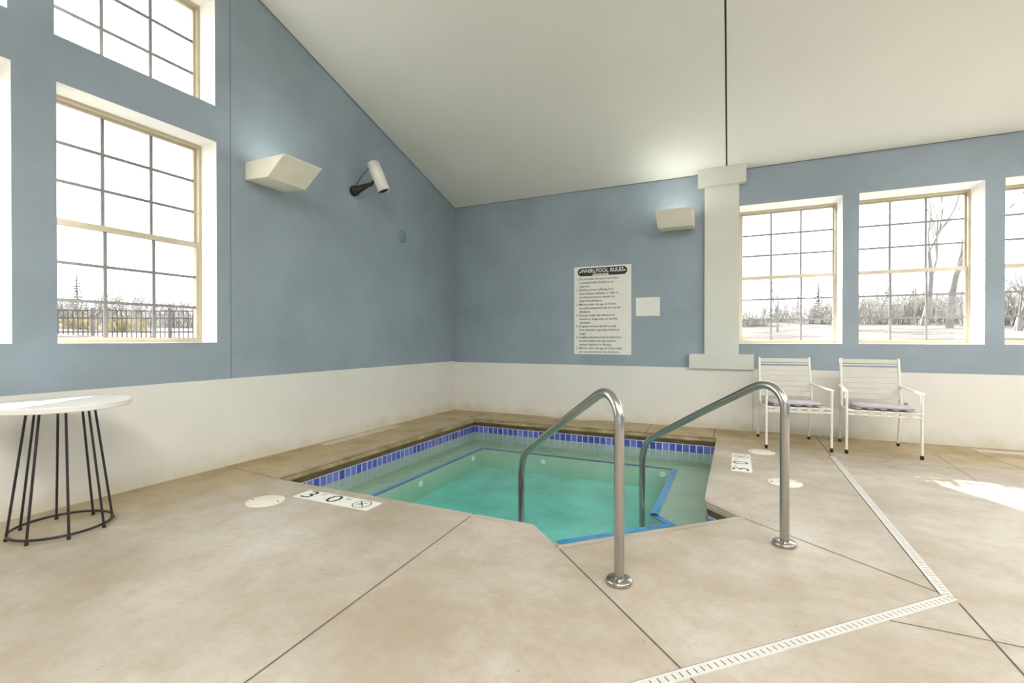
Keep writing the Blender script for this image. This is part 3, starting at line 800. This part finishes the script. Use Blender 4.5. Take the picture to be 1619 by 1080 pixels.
dr = empty('trench_drain', (0.86, 2.75, 0), label='white slotted trench drain strip turning a corner around the right side of the deck', cat='drain')
d1 = MB(); d2 = MB()
wdr = 0.046
# leg along y
def bar(p, q_, name):
    p = Vector(p); q_ = Vector(q_); L = (q_ - p).length; ang = math.atan2(q_.y - p.y, q_.x - p.x)
    Mx = Matrix.Translation((p.x, p.y, 0)) @ Matrix.Rotation(ang, 4, 'Z'); m_ = MB()
    m_.box(0, L, -wdr / 2, wdr / 2, 0.0, 0.0030, 0, M=Mx)
    n = int(L / 0.03)
    for k in range(n):
        x = (k + 0.5) * L / n
        m_.add([Mx @ Vector(v) for v in ((x - 0.002, -wdr * 0.32, 0.0034), (x + 0.002, -wdr * 0.32, 0.0034), (x + 0.002, wdr * 0.22, 0.0034), (x - 0.002, wdr * 0.22, 0.0034))], [(0, 1, 2, 3)], 1)
    m_.add([Mx @ Vector(v) for v in ((0, wdr / 2, 0.0012), (L, wdr / 2, 0.0012), (L, wdr / 2 + 0.004, 0.0012), (0, wdr / 2 + 0.004, 0.0012))], [(0, 1, 2, 3)], 1)
    ob = m_.build(name, [M['drain'], M['slot']], recalc=False); ob.parent = dr; ob.matrix_parent_inverse = Matrix.Translation(-dr.location); return ob
bar((0.858, 2.755), (0.858, 5.56), 'channel_cover')
bar((-0.95, 0.945), (0.872, 2.745), 'channel_cover')

def grate(x0, x1, y0, y1, label, slats_along='y'):
    root = empty('floor_grate', (x0, y0, 0), label=label, cat='grate')
    m_ = MB(); m_.box(0, x1 - x0, 0, y1 - y0, 0, 0.004); m_.build('frame', M['grate'], root)
    s = MB(); W, L = x1 - x0, y1 - y0
    if W < L:
        for k in range(2): s.box(W * (0.25 + 0.4 * k), W * (0.35 + 0.4 * k), 0.02, L - 0.02, 0.004, 0.0065)
    else:
        for k in range(2): s.box(0.02, W - 0.02, L * (0.25 + 0.4 * k), L * (0.35 + 0.4 * k), 0.004, 0.0065)
    s.build('ribs', M['drain'], root)
grate(-4.12, -3.985, 3.80, 5.10, 'long weathered vent grate in the deck against the left wall')
grate(-2.46, -1.80, 6.515, 6.60, 'pale grate strip in the deck against the back wall behind the pool')
grate(2.23, 3.1, 6.40, 6.56, 'pale grate in the deck by the back wall at the right edge')

# ------------------------------------------------------------------ unseen lamps added over the hall as fill light
HL = []
def add_fill_lamp(x, y, z, label):
    root = empty('hanging_fill_lamp', (x, y, z), label=label, cat='lamp', group='added fill lamps over the hall')
    MB().box(-0.75, 0.75, -0.45, 0.45, 0.0, 0.10, bev=0.02).build('housing', M['plastic'], root)
    for s in (-1, 1): MB().tube([(s * 0.6, 0, 0.10), (s * 0.6, 0, ceil_z(y) - z)], 0.006, 6).build('rod', M['plastic'], root)
    L = bpy.data.lights.new('fill_light', 'AREA'); L.shape = 'RECTANGLE'; L.size = 1.4; L.size_y = 0.8; L.energy = 150; L.color = (1.0, 0.97, 0.935)
    lo = bpy.data.objects.new('fill_light', L); col.objects.link(lo); lo.parent = root; lo.location = (0, 0, -0.01); HL.append(L)
    U = bpy.data.lights.new('fill_uplight', 'AREA'); U.shape = 'RECTANGLE'; U.size = 1.4; U.size_y = 0.8; U.energy = 115; U.color = (1.0, 0.985, 0.96)  # added upward fill that washes the ceiling
    uo = bpy.data.objects.new('fill_uplight', U); col.objects.link(uo); uo.parent = root; uo.location = (0, 0, 0.115); uo.rotation_euler = (math.pi, 0, 0)
add_fill_lamp(0.2, -1.6, 4.3, 'added hanging fill lamp over the left of the hall behind the camera')
add_fill_lamp(3.2, -1.6, 4.3, 'added hanging fill lamp over the middle of the hall behind the camera')
add_fill_lamp(6.2, -1.6, 4.3, 'added hanging fill lamp over the right of the hall behind the camera')
add_fill_lamp(5.0, 3.0, 3.6, 'added hanging fill lamp over the right of the hall near the back windows')

# ------------------------------------------------------------------ outdoors
def gz(x, y):
    dx = max(XL - 0.4 - x, x - XR - 0.4, 0); dy = max(y - YB - 0.5, YF - 0.4 - y, 0)
    d = math.hypot(dx, dy)
    if d < 0.3: return -1.0
    pts = [(0.3, -0.15), (3, 0.25), (8, 0.95), (14, 1.35), (30, 2.35), (60, 3.6), (120, 5.0), (400, 6)]
    for (a, za), (b, zb_) in zip(pts[:-1], pts[1:]):
        if d <= b: return za + (zb_ - za) * (d - a) / (b - a) + 0.10 * math.sin(x * 0.35) * math.sin(y * 0.27) * min(1, d / 8)
    return 6
g = MB(); N = 96; xs = []
def warp(k, lo, hi): return lo + (hi - lo) * k / N
def axis_pts(a, b):
    s = [-130 + 8 * i for i in range(int((a - 8 + 130) / 8) + 1)]
    s += [a - 8 + 0.8 * i for i in range(1, 10)] + [a + 0.29, b - 0.29]
    s += [b - 0.5 + 0.8 * i for i in range(1, 14)] + [b + 14 + 8 * i for i in range(16)]
    return sorted(set(round(v, 3) for v in s))
gx = axis_pts(XL - 0.4, XR + 0.4); gy = axis_pts(YF - 0.4, YB + 0.5)
gv = [(x, y, gz(x, y)) for y in gy for x in gx]; nx = len(gx)
g.add(gv, [(j * nx + i, j * nx + i + 1, (j + 1) * nx + i + 1, (j + 1) * nx + i) for j in range(len(gy) - 1) for i in range(nx - 1)], 0, True)
tag(g.build('ground', M['ground']), kind='structure')

TH = R(25.117)
def polar(u, r):
    a = math.atan((u - 809.5) / 754.6) - TH
    return r * math.sin(a), r * math.cos(a)

def bare_tree(seed, h, levels=5, spread=0.5, mat='bark', name='bare_tree', trunks=1, r0=0.10, nsub=3, first=0.36, lo=0.58, hi=0.80):
    rnd = random.Random(seed); trunk = MB(); twigs = MB()
    def grow(p, d, L, r, lv):
        n = 3; pts = [p]; dd = d.copy()
        for i in range(n):
            dd = (dd + Vector((rnd.uniform(-1, 1), rnd.uniform(-1, 1), rnd.uniform(-0.3, 0.7))) * 0.21).normalized()
            pts.append(pts[-1] + dd * L / n)
        rs = [r * (1 - 0.45 * i / n) for i in range(n + 1)]
        (trunk if lv >= levels - 1 else twigs).tube(pts, rs, 5 if lv > 1 else 3, cap=False)
        if lv == 0: return
        for k in range(nsub + (1 if rnd.random() < 0.4 else 0)):
            i = rnd.choice((1, 2, 3, 3)); side_ = Vector((rnd.uniform(-1, 1), rnd.uniform(-1, 1), rnd.uniform(-0.1, 0.5))).normalized()
            nd = (dd + side_ * rnd.uniform(spread * 0.7, spread * 1.5)).normalized()
            grow(pts[i], nd, L * rnd.uniform(lo, hi), rs[i] * 0.62, lv - 1)
    root = empty(name)
    for k in range(trunks):
        a = rnd.uniform(0, 6.28); lean = 0.0 if trunks == 1 else 0.28
        grow(Vector((0.15 * math.cos(a) * (trunks > 1), 0.15 * math.sin(a) * (trunks > 1), -0.1)), Vector((lean * math.cos(a), lean * math.sin(a), 1)).normalized(), h * first, r0, levels)
    trunk.build('trunk', M[mat], root, recalc=False); twigs.build('branches', M[mat], root, recalc=False)
    return root
def thicket(seed, w, h, mat='twig', n=260):
    rnd = random.Random(seed); m_ = MB()
    for k in range(n):
        x = rnd.gauss(0, w * 0.32); y = rnd.gauss(0, w * 0.25); hh = h * rnd.uniform(0.35, 1.0) * max(0.3, 1 - (x / w) ** 2 * 1.6)
        p = Vector((x, y, -0.1)); d = Vector((rnd.uniform(-0.35, 0.35), rnd.uniform(-0.35, 0.35), 1)).normalized(); pts = [p]
        for i in range(3):
            d = (d + Vector((rnd.uniform(-1, 1), rnd.uniform(-1, 1), rnd.uniform(-0.2, 0.4))) * 0.25).normalized(); pts.append(pts[-1] + d * hh / 3)
        m_.tube(pts, [0.022, 0.017, 0.012, 0.006], 3, cap=False)
        for b_ in range(3):
            s = pts[rnd.choice((1, 2, 2))]; d2 = (d + Vector((rnd.uniform(-1, 1), rnd.uniform(-1, 1), rnd.uniform(-0.3, 0.5)))).normalized()
            m_.tube([s, s + d2 * hh * 0.28], [0.011, 0.005], 3, cap=False)
    return m_.build('brush', M[mat], recalc=False)
def conifer(seed, h):
    rnd = random.Random(seed); root = empty('conifer')
    MB().tube([(0, 0, -0.1), (0, 0, h)], [0.09, 0.015], 6).build('trunk', M['bark'], root)
    m_ = MB()
    L = 16
    for i in range(L):
        z = h * (0.12 + 0.86 * i / L); r_ = (1 - i / L) * h * 0.24 + 0.05
        for k in range(14):
            a = rnd.uniform(0, 6.28); rr_ = r_ * rnd.uniform(0.7, 1.1); wv = 0.09 * h / 4
            tip = Vector((rr_ * math.cos(a), rr_ * math.sin(a), z - rr_ * 0.35)); s_ = Vector((-math.sin(a), math.cos(a), 0)) * wv
            m_.add([Vector((0, 0, z)), Vector((rr_ * 0.5 * math.cos(a), rr_ * 0.5 * math.sin(a), z - rr_ * 0.1)) + s_, tip, Vector((rr_ * 0.5 * math.cos(a), rr_ * 0.5 * math.sin(a), z - rr_ * 0.1)) - s_], [(0, 1, 2, 3)])
    m_.build('foliage', M['conifer'], root, recalc=False); return root
def place(o, u, r, s=1.0, rz=0.0, label=None, cat=None, group=None):
    x, y = polar(u, r); o.location = (x, y, gz(x, y)); o.rotation_euler = (0, 0, rz); o.scale = (s, s, s); tag(o, label, cat, group); return o

# trees seen through the back windows
place(bare_tree(3, 9.0, 5, 0.42, r0=0.095, first=0.24, lo=0.72, hi=0.92), 1500, 26, 1.55, label='tall bare tree with forking trunk behind the middle back window', cat='tree')
place(bare_tree(8, 9.5, 5, 0.5, trunks=1, r0=0.095, first=0.26, lo=0.72, hi=0.92), 1458, 29, 1.4, label='tall bare tree leaning left behind the middle back window', cat='tree')
place(bare_tree(11, 4.4, 5, 0.45, r0=0.05), 1229, 22, label='slender bare sapling seen through the back window nearest the pilaster', cat='tree')
place(bare_tree(15, 4.0, 5, 0.6, trunks=3, r0=0.07), 1600, 24, label='dense bare tree seen at the left of the rightmost back window', cat='tree')
place(bare_tree(21, 4.3, 5, 0.55, trunks=2, r0=0.06), 1255, 44, 1.0, label='wide bare tree on the far rise behind the back window nearest the pilaster', cat='tree')
tA = bare_tree(31, 3.6, 5, 0.55, trunks=3, r0=0.05, name='bare_tree'); place(tA, 1205, 46, 1.0, label='low spreading bare tree on the far rise beside the pilaster', cat='tree', group='bare trees on the far rise')
for i, (u, r_, s) in enumerate(((1310, 46, 1.05), (1372, 40, 0.95), (1400, 44, 1.15), (1445, 38, 0.9), (1545, 40, 1.1), (1618, 36, 1.1), (1650, 40, 1.3))):
    c = copy_tree(tA); place(c, u, r_, s, 1.3 * i, label='hazy bare tree in the row on the far rise behind the back windows', cat='tree', group='bare trees on the far rise')
cf = conifer(5, 3.2); place(cf, 1294, 42, 1.0, label='dark pointed conifer behind the back window nearest the pilaster', cat='tree')
c = copy_tree(cf); place(c, 1262, 46, 0.8, 1.0, label='small conifer between bare trees behind the back window nearest the pilaster', cat='tree')
c = copy_tree(cf); place(c, 1405, 40, 0.95, 2.0, label='small conifer behind the middle back window', cat='tree')
th = thicket(2, 3.2, 1.9); gl_ = 'leafless brush on the rise outside the back windows'
place(th, 1500, 33, 1.15, label='leafless grey brown brush clump on the rise outside the back windows', cat='bush', group=gl_)
for i, (u, r_, s) in enumerate(((1185, 31, 0.7), (1240, 37, 0.9), (1300, 33, 0.85), (1355, 38, 1.1), (1400, 32, 1.0), (1450, 37, 1.3), (1550, 37, 1.25), (1596, 30, 1.35), (1650, 34, 1.5))):
    c = copy_tree(th); place(c, u, r_, s, 0.9 * i, label='leafless grey brown brush clump on the rise outside the back windows', cat='bush', group=gl_)
# beyond the left window
yt = thicket(9, 2.4, 1.3, 'yellow_twig', 200); place(yt, 200, 22, 0.62, label='yellow dry bush behind the dark fence outside the left window', cat='bush', group='yellow bushes behind the fence')
c = copy_tree(yt); place(c, 128, 23, 0.55, 1.2, label='yellow dry bush behind the dark fence outside the left window', cat='bush', group='yellow bushes behind the fence')
for i, (u, r_, s) in enumerate(((95, 29, 0.9), (200, 30, 1.1), (300, 27, 0.95))):
    c = copy_tree(th); place(c, u, r_, s, 0.7 * i, label='leafless brush clump behind the dark fence outside the left window', cat='bush', group='brush behind the fence')
c = copy_tree(cf); place(c, 122, 34, 0.8, 0.3, label='bushy evergreen rising above the dark fence outside the left window', cat='tree')
c = copy_tree(tA); place(c, 165, 32, 0.75, 0.3, label='low bare tree above the dark fence outside the left window', cat='tree')

# fence, straight run across the view of the left window
fr_ = empty('metal_fence', (0, 0, 0), label='dark metal picket fence outside the left window', cat='fence')
pa, pb = Vector(polar(40, 19.5)), Vector(polar(345, 17.0))
D = (pb - pa); LF = D.length; D.normalize(); npk = int(LF / 0.125)
def fz(s): p = pa + D * s; return gz(p.x, p.y)
base_z = sum(fz(LF * k / 10) for k in range(11)) / 11; top_z = 1.15 + 44 / 754.6 * 14.6
def fpt(s, z): p = pa + D * s; return (p.x, p.y, z)
fx = MB()
ang = math.atan2(D.y, D.x)
for k in range(npk):
    s = (k + 0.5) * LF / npk; p = pa + D * s
    fx.box(-0.011, 0.011, -0.011, 0.011, base_z - 0.25, top_z, M=Matrix.Translation((p.x, p.y, 0)) @ Matrix.Rotation(ang, 4, 'Z'))
for z_ in (top_z - 0.02, top_z - 0.24, base_z + 0.12):
    fx.box(0, LF, -0.018, 0.018, z_ - 0.018, z_ + 0.018, M=Matrix.Translation((pa.x, pa.y, 0)) @ Matrix.Rotation(ang, 4, 'Z'))
fx.build('picket_panel', M['fence'], fr_)
def fence_s(u):
    # distance along the fence seen along a bearing
    bx, by = polar(u, 1.0); d_ = D.x * by - D.y * bx
    return -(pa.x * by - pa.y * bx) / d_
for u_ in (44, 147, 269, 340):
    s = fence_s(u_); p = pa + D * s
    MB().box(-0.036, 0.036, -0.036, 0.036, base_z - 0.4, top_z + 0.06, M=Matrix.Translation((p.x, p.y, 0)) @ Matrix.Rotation(ang, 4, 'Z')).build('fence_post', M['fence'], fr_)

# ------------------------------------------------------------------ lights
w = bpy.data.worlds.new('sky'); sc.world = w; w.use_nodes = True
bg = w.node_tree.nodes['Background']; bg.inputs[0].default_value = (0.95, 0.975, 1.0, 1); bg.inputs[1].default_value = 5.0
S = bpy.data.lights.new('sun', 'SUN'); S.energy = 30; S.angle = R(0.7); S.color = (1.0, 0.97, 0.92)
so = bpy.data.objects.new('sun', S); col.objects.link(so)
so.rotation_euler = Vector((0.61, -1.0, -0.67)).to_track_quat('-Z', 'Y').to_euler()
so.location = (-6, 14, 9)
def portal(c, sx, sy, d):
    L = bpy.data.lights.new('window_portal', 'AREA'); L.shape = 'RECTANGLE'; L.size = sx; L.size_y = sy; L.energy = 1.0
    L.cycles.is_portal = True
    lo = bpy.data.objects.new('window_portal', L); col.objects.link(lo); lo.location = c
    lo.rotation_euler = Vector(d).to_track_quat('-Z', 'Z').to_euler()
portal((XL - LT - 0.05, 0.85, 2.65), 3.9, 3.2, (1, 0, 0))
portal((2.46, YB + BT + 0.05, 1.96), 4.95, 1.8, (0, -1, 0))
portal((2.15, YF - 0.35, 1.9), 10.9, 1.85, (0, 1, 0))

# ------------------------------------------------------------------ camera
cd = bpy.data.cameras.new('camera'); cd.sensor_fit = 'HORIZONTAL'; cd.sensor_width = 36.0
cd.lens = 754.613 / 1619 * 36.0; cd.clip_end = 600; cd.clip_start = 0.05
co = bpy.data.objects.new('camera', cd); col.objects.link(co)
co.location = (0, 0, 1.15); co.rotation_euler = (R(90 - 0.3018), 0, R(25.117)); sc.camera = co

sc.view_settings.view_transform = 'Standard'; sc.view_settings.look = 'None'
sc.view_settings.exposure = 0.0; sc.view_settings.gamma = 1.0; sc.view_settings.use_curve_mapping = False
sc.cycles.max_bounces = 10; sc.cycles.diffuse_bounces = 6; sc.cycles.transparent_max_bounces = 16
sc.cycles.use_denoising = True; sc.cycles.sample_clamp_indirect = 8.0
